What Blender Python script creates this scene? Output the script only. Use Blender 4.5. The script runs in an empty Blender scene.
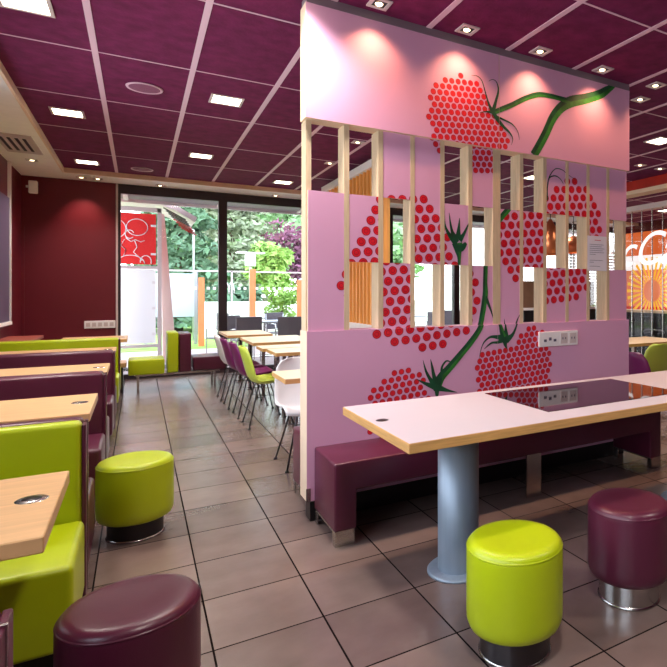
import bpy, bmesh, math, random
from mathutils import Vector, Matrix
random.seed(7)
C = bpy.context.scene.collection
PI = math.pi

# ------------------------------------------------------------------ camera
CX, CY, F, YAW, H = 512.0, 292.76, 561.91, 0.58673, 1.4
cam_d = bpy.data.cameras.new('camera'); cam = bpy.data.objects.new('camera', cam_d); C.objects.link(cam)
cam.location = (0, 0, H); cam.rotation_euler = (PI/2, 0, -YAW)
cam_d.sensor_width = 36.0; cam_d.lens = F/667*36
cam_d.shift_x = (333.5-CX)/667; cam_d.shift_y = (CY-333.5)/667
cam_d.clip_start = 0.05; cam_d.clip_end = 300
bpy.context.scene.camera = cam

# ------------------------------------------------------------------ world, sun, exposure
W = bpy.data.worlds.new('World'); bpy.context.scene.world = W; W.use_nodes = True
nt = W.node_tree; nt.nodes.clear()
out = nt.nodes.new('ShaderNodeOutputWorld'); bg = nt.nodes.new('ShaderNodeBackground')
tc = nt.nodes.new('ShaderNodeTexCoord'); sep = nt.nodes.new('ShaderNodeSeparateXYZ'); ramp = nt.nodes.new('ShaderNodeValToRGB')
nt.links.new(tc.outputs['Generated'], sep.inputs[0]); nt.links.new(sep.outputs['Z'], ramp.inputs[0])
nt.links.new(ramp.outputs[0], bg.inputs[0]); nt.links.new(bg.outputs[0], out.inputs[0])
ramp.color_ramp.elements[0].color = (0.88, 0.93, 0.97, 1); ramp.color_ramp.elements[1].color = (0.62, 0.76, 1.0, 1)
bg.inputs[1].default_value = 7.0
def area_light(name, loc, rot, sx, sy, power, col=(1, 1, 1), portal=False, spread=PI):
    d = bpy.data.lights.new(name, 'AREA'); d.shape = 'RECTANGLE'; d.size = sx; d.size_y = sy
    d.energy = power; d.color = col; d.spread = spread
    if portal: d.cycles.is_portal = True
    o = bpy.data.objects.new(name, d); o.location = loc; o.rotation_euler = rot; C.objects.link(o); return o
# daylight enters through the window wall ahead and unseen windows added in the left wall
area_light('window_portal', (4.5, 11.35, 1.6), (-PI/2, 0, 0), 12.0, 3.0, 1, portal=True)
area_light('window_portal', (-1.75, 1.7, 1.9), (0, -PI/2, 0), 1.7, 9.6, 1, portal=True)
SPOT_W, LAMP_W = 36.0, 24.0
vs = bpy.context.scene.view_settings
vs.view_transform = 'Standard'; vs.look = 'None'; vs.gamma = 1.0; vs.use_curve_mapping = False
vs.exposure = 0.0

# ------------------------------------------------------------------ materials
def lin(c):
    return tuple(((v/255)/12.92 if v/255 <= 0.04045 else ((v/255+0.055)/1.055)**2.4) for v in c)
def mat(name, rgb, rough=0.5, metal=0.0, var=0.0, scale=8.0, bump=0.0, bscale=60.0, spec=0.5, emit=None, coat=0.0, ior=None, stretch=None):
    m = bpy.data.materials.new(name); m.use_nodes = True; n = m.node_tree; b = n.nodes['Principled BSDF']
    c = lin(rgb); b.inputs['Base Color'].default_value = (*c, 1)
    b.inputs['Roughness'].default_value = rough; b.inputs['Metallic'].default_value = metal
    b.inputs['Specular IOR Level'].default_value = spec; b.inputs['Coat Weight'].default_value = coat
    if ior: b.inputs['IOR'].default_value = ior
    t = n.nodes.new('ShaderNodeTexCoord'); mp = n.nodes.new('ShaderNodeMapping'); n.links.new(t.outputs['Object'], mp.inputs[0])
    if stretch: mp.inputs['Scale'].default_value = stretch
    if var > 0:
        no = n.nodes.new('ShaderNodeTexNoise'); no.inputs['Scale'].default_value = scale; no.inputs['Detail'].default_value = 5
        n.links.new(mp.outputs[0], no.inputs['Vector'])
        r = n.nodes.new('ShaderNodeValToRGB')
        r.color_ramp.elements[0].position = 0.3; r.color_ramp.elements[1].position = 0.7
        r.color_ramp.elements[0].color = (*[max(0, v*(1-var)) for v in c], 1)
        r.color_ramp.elements[1].color = (*[min(1, v*(1+var)) for v in c], 1)
        n.links.new(no.outputs[0], r.inputs[0]); n.links.new(r.outputs[0], b.inputs['Base Color'])
    if bump > 0:
        no = n.nodes.new('ShaderNodeTexNoise'); no.inputs['Scale'].default_value = bscale; no.inputs['Detail'].default_value = 3
        n.links.new(mp.outputs[0], no.inputs['Vector'])
        bp = n.nodes.new('ShaderNodeBump'); bp.inputs['Strength'].default_value = bump; bp.inputs['Distance'].default_value = 0.02
        n.links.new(no.outputs[0], bp.inputs['Height']); n.links.new(bp.outputs[0], b.inputs['Normal'])
    if emit:
        b.inputs['Emission Color'].default_value = (*lin(rgb), 1); b.inputs['Emission Strength'].default_value = emit
    return m
def floor_material():
    m = bpy.data.materials.new('floor_tiles'); m.use_nodes = True; n = m.node_tree; b = n.nodes['Principled BSDF']
    geo = n.nodes.new('ShaderNodeNewGeometry'); sp = n.nodes.new('ShaderNodeSeparateXYZ'); n.links.new(geo.outputs['Position'], sp.inputs[0])
    def mth(op, a, bb=None):
        q = n.nodes.new('ShaderNodeMath'); q.operation = op
        for i, v in enumerate((a, bb)):
            if v is None: continue
            if isinstance(v, (int, float)): q.inputs[i].default_value = v
            else: n.links.new(v, q.inputs[i])
        return q.outputs[0]
    T = 0.4235; masks = []; cells = []
    for ax, off in (('X', 0.2439), ('Y', 2.476)):
        u = mth('DIVIDE', mth('SUBTRACT', sp.outputs[ax], off), T)
        fr = mth('FRACT', u); d = mth('ABSOLUTE', mth('SUBTRACT', fr, 0.5))
        masks.append(mth('GREATER_THAN', d, 0.5-0.009)); cells.append(mth('FLOOR', u))
    grout = mth('MAXIMUM', masks[0], masks[1])
    cb = n.nodes.new('ShaderNodeCombineXYZ'); n.links.new(cells[0], cb.inputs[0]); n.links.new(cells[1], cb.inputs[1])
    wn = n.nodes.new('ShaderNodeTexWhiteNoise'); n.links.new(cb.outputs[0], wn.inputs['Vector'])
    no = n.nodes.new('ShaderNodeTexNoise'); no.inputs['Scale'].default_value = 3.0; no.inputs['Detail'].default_value = 6
    n.links.new(geo.outputs['Position'], no.inputs['Vector'])
    mixf = mth('ADD', mth('MULTIPLY', wn.outputs['Value'], 0.35), mth('MULTIPLY', no.outputs[0], 0.65))
    r = n.nodes.new('ShaderNodeValToRGB'); r.color_ramp.elements[0].color = (*lin((92, 76, 72)), 1); r.color_ramp.elements[1].color = (*lin((138, 117, 110)), 1)
    r.color_ramp.elements[0].position = .2; r.color_ramp.elements[1].position = .8
    n.links.new(mixf, r.inputs[0])
    mx = n.nodes.new('ShaderNodeMixRGB'); n.links.new(grout, mx.inputs[0]); n.links.new(r.outputs[0], mx.inputs[1]); mx.inputs[2].default_value = (*lin((26, 20, 20)), 1)
    n.links.new(mx.outputs[0], b.inputs['Base Color'])
    b.inputs['Coat Roughness'].default_value = 0.2; n.links.new(mth('MULTIPLY', mth('SUBTRACT', 1.0, grout), 0.22), b.inputs['Coat Weight']); n.links.new(mth('MULTIPLY', mth('SUBTRACT', 1.0, grout), 0.9), b.inputs['Specular IOR Level']); b.inputs['Roughness'].default_value = 0.27
    n2 = n.nodes.new('ShaderNodeTexNoise'); n2.inputs['Scale'].default_value = 14.0; n2.inputs['Detail'].default_value = 3
    mp = n.nodes.new('ShaderNodeMapping'); mp.inputs['Scale'].default_value = (0.6, 2.2, 1); n.links.new(geo.outputs['Position'], mp.inputs[0]); n.links.new(mp.outputs[0], n2.inputs['Vector'])
    hgt = mth('SUBTRACT', mth('MULTIPLY', n2.outputs[0], 0.30), mth('MULTIPLY', grout, 0.8))
    bp = n.nodes.new('ShaderNodeBump'); bp.inputs['Strength'].default_value = 0.35; bp.inputs['Distance'].default_value = 0.01
    n.links.new(hgt, bp.inputs['Height']); n.links.new(bp.outputs[0], b.inputs['Normal']); n.links.new(bp.outputs[0], b.inputs['Coat Normal'])
    return m
def glass_material(name, tint=(1, 1, 1), refl=0.08):
    m = bpy.data.materials.new(name); m.use_nodes = True; n = m.node_tree; n.nodes.clear()
    o = n.nodes.new('ShaderNodeOutputMaterial'); mx = n.nodes.new('ShaderNodeMixShader'); tr = n.nodes.new('ShaderNodeBsdfTransparent'); gl = n.nodes.new('ShaderNodeBsdfGlossy')
    fr = n.nodes.new('ShaderNodeFresnel'); fr.inputs[0].default_value = 1.25
    tr.inputs[0].default_value = (*tint, 1); gl.inputs['Roughness'].default_value = 0.02
    n.links.new(fr.outputs[0], mx.inputs[0]); n.links.new(tr.outputs[0], mx.inputs[1]); n.links.new(gl.outputs[0], mx.inputs[2]); n.links.new(mx.outputs[0], o.inputs[0])
    return m
M = {}
M['floor'] = floor_material()
M['ceiling'] = mat('wine_ceiling_tile', (104, 30, 72), 0.9, var=0.22, scale=9, bump=0.15, bscale=50, spec=0.2)
M['tbar'] = mat('pale_ceiling_bar', (214, 180, 196), 0.5)
M['soffit'] = mat('cream_plaster', (246, 242, 238), 0.8, var=0.03)
M['maroon'] = mat('maroon_wall_paint', (100, 12, 32), 0.5, var=0.05, scale=2, bump=0.1, bscale=90)
M['panelblue'] = mat('blue_grey_panel', (96, 84, 112), 0.35, var=0.06, scale=1.5)
M['pink'] = mat('pink_laminate', (218, 162, 196), 0.5, var=0.015, scale=2)
M['pinkedge'] = mat('pale_panel_edge', (232, 205, 178), 0.6)
M['stud'] = mat('pale_timber', (205, 182, 150), 0.6, var=0.1, scale=6, stretch=(14, 14, 1.2), bump=0.1, bscale=20)
M['dred'] = mat('print_bright_red', (214, 16, 36), 0.5, var=0.08, scale=30)
M['ddark'] = mat('print_dark_red', (160, 14, 40), 0.5)
M['green'] = mat('print_green', (44, 112, 42), 0.5, var=0.45, scale=14)
M['dgreen'] = mat('print_dark_green', (16, 70, 44), 0.5, var=0.5, scale=12)
M['lime'] = mat('lime_leatherette', (176, 192, 10), 0.36, var=0.05, scale=4, bump=0.06, bscale=240)
M['plum'] = mat('plum_leatherette', (84, 28, 50), 0.32, var=0.08, scale=4, bump=0.06, bscale=240)
M['white_top'] = mat('white_laminate', (206, 198, 206), 0.32, var=0.015, scale=3)
M['wood_edge'] = mat('oak_edge', (205, 155, 95), 0.5, var=0.15, scale=5, stretch=(1.5, 1.5, 22))
M['wood'] = mat('beech_tabletop', (214, 168, 118), 0.33, var=0.1, scale=4, stretch=(1.2, 16, 4))
M['wood_pale'] = mat('pale_maple_tabletop', (226, 196, 158), 0.3, var=0.07, scale=4, stretch=(1.2, 16, 4))
M['black_glass'] = mat('dark_mirror_glass', (66, 50, 58), 0.03, metal=0.85, spec=1.0)
M['steelblue'] = mat('satin_steel', (138, 152, 168), 0.4, metal=0.25, var=0.05, scale=2, stretch=(20, 20, 1))
M['chrome'] = mat('brushed_steel', (190, 188, 186), 0.25, metal=1.0, var=0.08, scale=3, stretch=(1, 1, 30))
M['dmetal'] = mat('dark_steel', (74, 70, 72), 0.3, metal=0.9)
M['black'] = mat('black_laminate', (20, 17, 20), 0.4)
M['rubber'] = mat('black_rubber', (22, 22, 24), 0.7)
M['white'] = mat('white_plastic', (236, 232, 234), 0.35)
M['limeshell'] = mat('lime_plastic', (190, 206, 78), 0.35)
M['purshell'] = mat('purple_plastic', (112, 30, 88), 0.35)
M['frame'] = mat('dark_window_frame', (40, 30, 38), 0.45)
M['glass'] = glass_material('clear_glass')
M['emit'] = mat('lamp_diffuser', (255, 244, 214), 0.5, emit=9.0)
M['bulb'] = mat('downlight_bulb', (255, 226, 180), 0.5, emit=7.0)
M['rail'] = mat('grey_rail_metal', (122, 104, 114), 0.5)
M['lampframe'] = mat('silver_lamp_trim', (205, 190, 190), 0.4)
M['orange_slat'] = mat('orange_timber_slat', (236, 164, 84), 0.5, var=0.12, scale=3, stretch=(12, 12, 1))
M['copper'] = mat('copper', (232, 140, 92), 0.32, metal=0.85)
M['paper'] = mat('white_paper', (228, 224, 234), 0.8)
M['ink'] = mat('grey_ink', (96, 90, 110), 0.8)
M['redink'] = mat('red_ink', (206, 60, 80), 0.8)
# outdoors
M['grass'] = mat('lawn', (132, 168, 74), 0.95, var=0.3, scale=3)
M['paving'] = mat('terrace_paving', (176, 160, 156), 0.8, var=0.08, scale=2)
M['spruce'] = mat('blue_green_needles', (96, 128, 98), 0.9, var=0.45, scale=1.2)
M['spruce2'] = mat('grey_green_needles', (146, 156, 128), 0.9, var=0.35, scale=1.2)
M['leafl'] = mat('light_green_leaves', (150, 184, 96), 0.9, var=0.3, scale=1.5)
M['leafm'] = mat('pale_green_leaves', (160, 190, 146), 0.9, var=0.3, scale=1.0)
M['leafp'] = mat('purple_leaves', (134, 84, 108), 0.9, var=0.35, scale=1.2)
M['bark'] = mat('brown_bark', (92, 72, 58), 0.9, var=0.2)
M['redban'] = mat('red_banner_cloth', (230, 42, 42), 0.6)
M['whiteban'] = mat('white_board', (252, 252, 254), 0.6)
M['outgrey'] = mat('grey_wicker', (104, 98, 104), 0.6, var=0.15, scale=40)
M['outtop'] = mat('pale_grey_laminate', (170, 172, 176), 0.5)
M['orangepost'] = mat('orange_wood_post', (214, 128, 78), 0.6, var=0.1, scale=4)
M['canopy'] = mat('grey_canopy_metal', (120, 108, 114), 0.6, var=0.12, scale=1.5, stretch=(1, 8, 1))
M['render'] = mat('white_render', (236, 230, 226), 0.85, var=0.03)
M['sheet'] = mat('pale_blue_sheet', (206, 222, 232), 0.6)
M['orange'] = mat('orange_poster', (236, 104, 28), 0.5, var=0.3, scale=2.2, emit=0.5)  # emission added to brighten the board, not a lamp
M['peach'] = mat('peach_poster', (226, 128, 84), 0.5, var=0.2, scale=1.5, emit=0.5)  # glow added so the peach board looks brighter
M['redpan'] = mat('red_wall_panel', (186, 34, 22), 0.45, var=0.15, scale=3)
M['yellow'] = mat('yellow_print', (250, 180, 40), 0.5, emit=0.7)  # print made to glow, added brightness only
M['glowwhite'] = mat('white_added_glow', (250, 246, 246), 0.5, emit=0.8)  # added glow brightens white band and lettering, no light source behind
M['glowred'] = mat('red_added_glow', (200, 36, 22), 0.5, emit=0.5)  # added glow brightens the red wainscot, nothing lit behind it
M['brown'] = mat('brown_cabinet', (120, 88, 66), 0.5, var=0.1)

# ------------------------------------------------------------------ helpers
def add_box(bm, x0, x1, y0, y1, z0, z1, mi=0, bev=0.0, seg=2, faces=None):
    n0 = len(bm.faces)
    vs_ = [bm.verts.new(p) for p in ((x0,y0,z0),(x1,y0,z0),(x1,y1,z0),(x0,y1,z0),(x0,y0,z1),(x1,y0,z1),(x1,y1,z1),(x0,y1,z1))]
    fs = [bm.faces.new([vs_[i] for i in f]) for f in ((3,2,1,0),(4,5,6,7),(0,1,5,4),(1,2,6,5),(2,3,7,6),(3,0,4,7))]
    for f in fs: f.material_index = mi
    if faces:
        for i, v in faces.items(): fs[i].material_index = v
    if bev > 0:
        es = list({e for f in fs for e in f.edges})
        r = bmesh.ops.bevel(bm, geom=es, offset=bev, segments=seg, profile=0.5, affect='EDGES')
    return fs
def add_lathe(bm, prof, cx=0, cy=0, n=32, mi=0, sx=1.0, sy=1.0):
    rings = []
    for r, z in prof:
        if r < 1e-6: rings.append([bm.verts.new((cx, cy, z))])
        else: rings.append([bm.verts.new((cx+r*sx*math.cos(2*PI*k/n), cy+r*sy*math.sin(2*PI*k/n), z)) for k in range(n)])
    for a, b in zip(rings, rings[1:]):
        for k in range(n):
            k2 = (k+1) % n
            if len(a) == 1 and len(b) == 1: continue
            if len(a) == 1: f = bm.faces.new((a[0], b[k2], b[k]))
            elif len(b) == 1: f = bm.faces.new((a[k], a[k2], b[0]))
            else: f = bm.faces.new((a[k], a[k2], b[k2], b[k]))
            f.material_index = mi; f.smooth = True
def add_tube(bm, pts, r, n=8, mi=0):
    pts = [Vector(p) for p in pts]; rings = []
    for i, p in enumerate(pts):
        d = (pts[min(i+1, len(pts)-1)] - pts[max(i-1, 0)]).normalized()
        up = Vector((0,0,1)) if abs(d.z) < 0.95 else Vector((1,0,0))
        a = d.cross(up).normalized(); b = d.cross(a).normalized()
        rr = r[i] if isinstance(r, (list, tuple)) else r
        rings.append([bm.verts.new(p + a*rr*math.cos(2*PI*k/n) + b*rr*math.sin(2*PI*k/n)) for k in range(n)])
    for a, b in zip(rings, rings[1:]):
        for k in range(n):
            f = bm.faces.new((a[k], a[(k+1)%n], b[(k+1)%n], b[k])); f.smooth = True; f.material_index = mi
    bm.faces.new(rings[0][::-1]).material_index = mi; bm.faces.new(rings[-1]).material_index = mi
def obj(name, bm, mats, parent=None, smooth=False, loc=None):
    bmesh.ops.recalc_face_normals(bm, faces=bm.faces)
    me = bpy.data.meshes.new(name); bm.to_mesh(me); bm.free()
    for m in (mats if isinstance(mats, (list, tuple)) else [mats]): me.materials.append(m)
    if smooth:
        for p in me.polygons: p.use_smooth = True
    o = bpy.data.objects.new(name, me); C.objects.link(o)
    if parent: o.parent = parent
    if loc: o.location = loc
    return o
def raw(name, bm, mats, parent=None):       # keeps winding as built
    me = bpy.data.meshes.new(name); bm.to_mesh(me); bm.free()
    for m in (mats if isinstance(mats, (list, tuple)) else [mats]): me.materials.append(m)
    o = bpy.data.objects.new(name, me); C.objects.link(o)
    if parent: o.parent = parent
    return o
def box(name, x0, x1, y0, y1, z0, z1, m, parent=None, bev=0.0, seg=2, smooth=False):
    bm = bmesh.new(); add_box(bm, x0, x1, y0, y1, z0, z1, 0, bev, seg); return obj(name, bm, m, parent, smooth)
def tag(o, label, cat, group=None, kind=None):
    o['label'] = label; o['category'] = cat
    if group: o['group'] = group
    if kind: o['kind'] = kind
    return o
def thing(name, label, cat, loc=(0,0,0), rotz=0, group=None):
    o = bpy.data.objects.new(name, None); C.objects.link(o); o.location = loc; o.rotation_euler = (0,0,rotz); o.empty_display_size = 0.1
    return tag(o, label, cat, group)
def dup(root, loc, rotz=0, label=None):
    r = root.copy(); C.objects.link(r); r.location = loc; r.rotation_euler = (0,0,rotz)
    if label: r['label'] = label
    for ch in list(root.children):
        c = ch.copy(); C.objects.link(c); c.parent = r
        for g in ch.children:
            d = g.copy(); C.objects.link(d); d.parent = c
    return r
def struct(o): o['kind'] = 'structure'; return o
def text_mesh(name, s, size, m, parent, mw, shear=0.0, extrude=0.004, bold=0.0, align='CENTER'):
    cu = bpy.data.curves.new(name, 'FONT'); cu.body = s; cu.size = size; cu.shear = shear; cu.extrude = extrude; cu.offset = bold; cu.align_x = align
    t = bpy.data.objects.new(name+'_tmp', cu); C.objects.link(t)
    dg = bpy.context.evaluated_depsgraph_get(); dg.update()
    me = bpy.data.meshes.new_from_object(t.evaluated_get(dg)); bpy.data.objects.remove(t)
    me.materials.clear(); me.materials.append(m); me.transform(mw)
    o = bpy.data.objects.new(name, me); C.objects.link(o)
    if parent: o.parent = parent
    return o

# ------------------------------------------------------------------ room shell
CH = 3.206; YE = 10.33; XL = -0.905; LW = -1.45; YW = 11.0; SZ = 3.15; XR = 10.8; YB = -4.0
struct(box('floor', LW-0.15, XR+0.15, YB-0.2, YW+0.12, -0.1, 0, M['floor']))
struct(box('ceiling', LW-0.15, XR+0.15, YB-0.2, YW+0.15, CH, CH+0.12, M['ceiling']))
bars_x = [-0.271+0.639*i for i in range(0, 18)]
bars_y = [3.945+1.282*j for j in range(-6, 5)]
tn = [0]
def trim(x0, x1, y0, y1, z0, z1, m, bev=0.0):
    tn[0] += 1
    return struct(box('trim_%d' % tn[0], x0, x1, y0, y1, z0, z1, m, None, bev))
for x in bars_x: trim(x-0.020, x+0.020, YB, YE, CH-0.004, CH+0.01, M['tbar'])
for y in bars_y: trim(XL, XR, y-0.0075, y+0.0075, CH-0.003, CH+0.01, M['tbar'])
# dropped soffit along the left wall and the window wall
trim(LW, XL, YB, YW, SZ, CH+0.01, M['soffit']); trim(XL, XR, YE, YW, SZ, CH+0.01, M['soffit'])
trim(XL-0.012, XL+0.012, YB, YE+0.012, SZ-0.012, CH, M['pinkedge']); trim(XL, XR, YE-0.012, YE+0.012, SZ-0.012, CH, M['pinkedge'])
bm = bmesh.new()
for a in ((-4.2, YW+0.12, 0, 1.05), (-4.2, YW+0.12, 2.75, CH), (-4.2, -3.1, 1.05, 2.75), (6.5, YW+0.12, 1.05, 2.75)): add_box(bm, LW-0.15, LW, *a)
struct(obj('wall_left', bm, M['maroon']))
struct(box('wall_rear', LW-0.15, XR+0.15, YB-0.2, YB, 0, CH, M['maroon']))
struct(box('wall_back', LW, -0.30, YW, YW+0.12, 0, CH, M['maroon']))
trim(-0.30, -0.272, YW-0.02, YW+0.12, 0, SZ, M['lampframe'])
trim(LW, LW+0.035, YW-0.012, YW, 0.0, 2.4, M['maroon'])
struct(box('wall_right', XR, XR+0.15, YB-0.2, YW+0.12, 0, CH, M['maroon']))
# window wall
def window(n, x0, x1, y, zt=3.0, fr=0.06, zb=0.08, inner=None):
    w = bpy.data.objects.new('window_%d' % n, None); C.objects.link(w); struct(w)
    box('window_frame', x0, x1, y, y+0.1, zt, SZ, M['frame'], w)
    box('window_frame', x0, x1, y, y+0.1, 0, zb, M['frame'], w)
    box('window_frame', x1-0.065, x1, y-0.01, y+0.11, zb, zt, M['frame'], w)
    box('window_frame', x0, x0+0.065 if n > 1 else x0+0.035, y-0.01, y+0.11, zb, zt, M['frame'], w)
    box('window_pane', x0+0.03, x1-0.03, y+0.045, y+0.055, zb-0.01, zt+0.01, M['glass'], w)
edges = [-0.272, 1.233, 4.30, 5.85, 7.4, 8.95, XR]
for i in range(len(edges)-1): window(i+1, edges[i], edges[i+1], YW)
for i in range(4):  # unseen left-wall windows, added to bring daylight from the left
    ya, yb = -3.1+2.4*i, -3.1+2.4*(i+1)
    w = bpy.data.objects.new('window_%d' % (i+10), None); C.objects.link(w); struct(w)
    box('window_frame', LW-0.1, LW-0.02, ya, yb, 1.05, 1.11, M['frame'], w); box('window_frame', LW-0.1, LW-0.02, ya, yb, 2.69, 2.75, M['frame'], w)
    box('window_frame', LW-0.1, LW-0.02, ya, ya+0.05, 1.11, 2.69, M['frame'], w); box('window_frame', LW-0.1, LW-0.02, yb-0.05, yb, 1.11, 2.69, M['frame'], w)
    box('window_pane', LW-0.065, LW-0.055, ya+0.04, yb-0.04, 1.10, 2.70, M['glass'], w)

# ------------------------------------------------------------------ ceiling fittings
def rect_lamp(label):
    t = thing('ceiling_light', label, 'ceiling light', (0,0,0), 0, None)
    bm = bmesh.new()
    a, b, w = 0.115, 0.115, 0.022
    add_box(bm, -a-w, a+w, -b-w, -b, -0.008, 0.0); add_box(bm, -a-w, a+w, b, b+w, -0.008, 0.0)
    add_box(bm, -a-w, -a, -b, b, -0.008, 0.0); add_box(bm, a, a+w, -b, b, -0.008, 0.0)
    obj('lamp_frame', bm, M['lampframe'], t)
    box('diffuser', -a, a, -b, b, -0.004, -0.001, M['emit'], t)
    return t
lamp_spots = [
 (-0.59, 4.586, 'square recessed ceiling light cut by the top left corner of the photo', 1),
 (-0.59, 7.15, 'square recessed ceiling light in the left row, halfway along the cream soffit', 1),
 (-0.59, 9.71, 'small lit ceiling square in the far corner above the maroon wall', 1),
 (0.687, 0.74, 'square recessed ceiling light above the aisle near the camera', 1),
 (3.243, 0.74, 'ceiling light out of view, added to brighten the lower pink partition', 1),  # added out of view to lift the lower partition
 (0.687, 3.30, 'square recessed ceiling light above the aisle, cut by the top edge of the photo', 1),
 (0.687, 5.87, 'square recessed ceiling light left of the pink partition, right of the round speaker', 1),
 (0.687, 8.43, 'square recessed ceiling light above the aisle, second from the windows', 1),
 (1.965, 9.71, 'square recessed ceiling light near the windows, just left of the pink partition', 1),
 (3.243, 5.87, 'square recessed ceiling light hidden behind the pink partition', 1),
 (3.243, 8.43, 'square recessed ceiling light behind the partition near the slatted screen', 1),
 (5.16, 4.586, 'bright square ceiling light just right of the pink partition', 1),
 (5.16, 7.15, 'square ceiling light far behind the partition', 1),
 (9.63, 8.43, 'square ceiling light added in the far cafe corner to brighten its wall', 1), (9.63, 5.87, 'square ceiling light added to brighten the orange cafe wall', 1),  # both added to light the orange wall
 (7.08, 1.5, 'square ceiling light at the right side of the room', 1)]
proto = None
for x, y, lb, on in lamp_spots:
    if proto is None: proto = rect_lamp(lb); proto.location = (x, y, CH)
    else: dup(proto, (x, y, CH), 0, lb)
    area_light('lamp_light', (x, y, CH-0.02), (0,0,0), 0.22, 0.22, LAMP_W, (1.0, 0.93, 0.86), spread=math.radians(125))
def downlight(label):
    t = thing('downlight', label, 'downlight', (0,0,0))
    bm = bmesh.new(); a, w = 0.042, 0.022
    add_box(bm, -a-w, a+w, -a-w, -a, -0.008, 0.0); add_box(bm, -a-w, a+w, a, a+w, -0.008, 0.0)
    add_box(bm, -a-w, -a, -a, a, -0.008, 0.0); add_box(bm, a, a+w, -a, a, -0.008, 0.0)
    obj('lamp_frame', bm, M['lampframe'], t)
    box('lamp_recess', -a, a, -a, a, -0.003, -0.001, M['black'], t)
    bm = bmesh.new(); add_lathe(bm, [(0, -0.010), (0.020, -0.008), (0.024, -0.003)], 0, 0.008, 20); obj('bulb', bm, M['bulb'], t)
    return t
def spot(name, loc, target, power, size, blend, col):
    d = bpy.data.lights.new(name, 'SPOT'); d.energy = power; d.spot_size = size; d.spot_blend = blend; d.color = col; d.shadow_soft_size = 0.03
    o = bpy.data.objects.new(name, d); o.location = loc
    v = Vector(target)-Vector(loc); o.rotation_euler = v.to_track_quat('-Z', 'Y').to_euler(); C.objects.link(o)
dl = None
ordn = ['leftmost', 'second from the left', 'middle', 'fourth from the left', 'rightmost']
for i in range(5):
    x = 1.252+0.6245*i; lb = 'square downlight in front of the pink partition top, %s of five' % ordn[i]
    if dl is None: dl = downlight(lb); dl.location = (x, 3.375, CH)
    else: dup(dl, (x, 3.375, CH), 0, lb)
    spot('downlight_beam', (x, 3.375, CH-0.015), (x, 3.43, 0), SPOT_W, math.radians(112), 0.95, (1.0, 0.50, 0.24))
for x, y, lb in [(3.90, 3.70, 'square silver downlight just past the right end of the pink partition'),
                 (5.91, 5.61, 'small downlight right of the partition, left one of the far pair'),
                 (6.32, 5.61, 'small downlight right of the partition, right one of the far pair'),
                 (2.19, 6.63, 'small downlight seen through the upper left partition openings'),
                 (2.22, 7.92, 'far small downlight seen through the second upper partition opening')]:
    dup(dl, (x, y, CH), 0, lb)
def soffit_spot(x, y, lb, target, p, col, size=60):
    dup(dl, (x, y, SZ), 0, lb)
    if p: spot('downlight_beam', (x, y, SZ-0.015), target, p, math.radians(size), 0.9, col)
soffit_spot(-1.168, 9.67, 'small square downlight in the soffit beside the air vent', (-1.15, 9.9, 0), 25, (1, 0.6, 0.4))
soffit_spot(-0.72, 10.70, 'small downlight in the soffit above the maroon wall', (-0.66, 11.0, 1.6), 70, (1, 0.5, 0.4), 80)
soffit_spot(-0.52, 10.70, 'small downlight in the soffit next to the maroon wall trim', None, 0, None)
soffit_spot(0.295, 10.80, 'small downlight in the soffit above the red banner window', None, 0, None)
soffit_spot(2.057, 10.78, 'small downlight in the soffit left of the pink partition', None, 0, None)
sp = None
for x, y, lb in [(0.045, 5.90, 'large round wine coloured speaker grille in the ceiling'), (0.045, 9.80, 'small round wine coloured speaker grille near the windows')]:
    if sp is None:
        sp = thing('ceiling_speaker', lb, 'ceiling speaker', (x, y, CH), 0, 'round ceiling speakers')
        bm = bmesh.new(); add_lathe(bm, [(0.125, 0.0), (0.14, -0.006), (0.135, -0.016), (0.118, -0.012)], 0, 0, 32); obj('speaker_rim', bm, M['tbar'], sp)
        bm = bmesh.new(); add_lathe(bm, [(0.118, -0.012), (0.08, -0.018), (0.0, -0.020)], 0, 0, 32); obj('speaker_grille', bm, mat('speaker_mesh', (128, 66, 100), 0.6, bump=0.3, bscale=400), sp)
    else: dup(sp, (x, y, CH), 0, lb)
vent = thing('air_vent', 'white air vent with four dark slots in the soffit, top left', 'air vent', (-1.17, 8.70, SZ))
box('vent_plate', -0.17, 0.17, -0.5, 0.5, -0.01, 0, M['lampframe'], vent)
bm = bmesh.new()
for k in range(4): add_box(bm, -0.13+0.068*k, -0.10+0.068*k, -0.34, 0.34, -0.013, -0.009)
obj('vent_slots', bm, M['black'], vent)
sw = thing('wall_speaker', 'small cream wall sensor box high in the left maroon corner', 'sensor', (-1.27, 10.62, 2.93))
box('sensor_body', -0.05, 0.05, -0.05, 0.05, -0.09, 0.09, M['soffit'], sw, 0.012)
box('sensor_bracket', -0.08, -0.05, -0.015, 0.015, -0.01, 0.02, M['soffit'], sw)
sk = thing('power_socket', 'pale socket strip on the maroon wall beside the window', 'power socket', (-0.50, YW, 0.90))
box('socket_plate', -0.205, 0.195, -0.018, 0, -0.06, 0.06, M['white'], sk, 0.006)
bm = bmesh.new()
for k in range(5): add_box(bm, -0.18+0.075*k, -0.13+0.075*k, -0.022, -0.017, -0.03, 0.03)
obj('socket_face', bm, M['lampframe'], sk)
wp = thing('wall_panel', 'tall blue grey panel with white trim on the left wall', 'wall panel', (LW, 8.4, 0))
box('panel_board', 0, 0.02, -1.5, 1.53, 1.02, 2.66, M['panelblue'], wp)
box('panel_trim', 0, 0.035, 1.53, 1.575, 1.0, 3.15, M['white'], wp)
box('panel_trim', 0, 0.05, -1.5, 1.53, 0.98, 1.02, M['soffit'], wp)
ld = thing('corner_shelf', 'low terracotta coloured shelf in the left maroon corner', 'shelf', (-1.2, 9.2, 0))
box('shelf_top', -0.249, 0.12, -0.25, 0.75, 0.78, 0.82, mat('terracotta_laminate', (150, 70, 56), 0.5), ld, 0.004)
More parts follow.
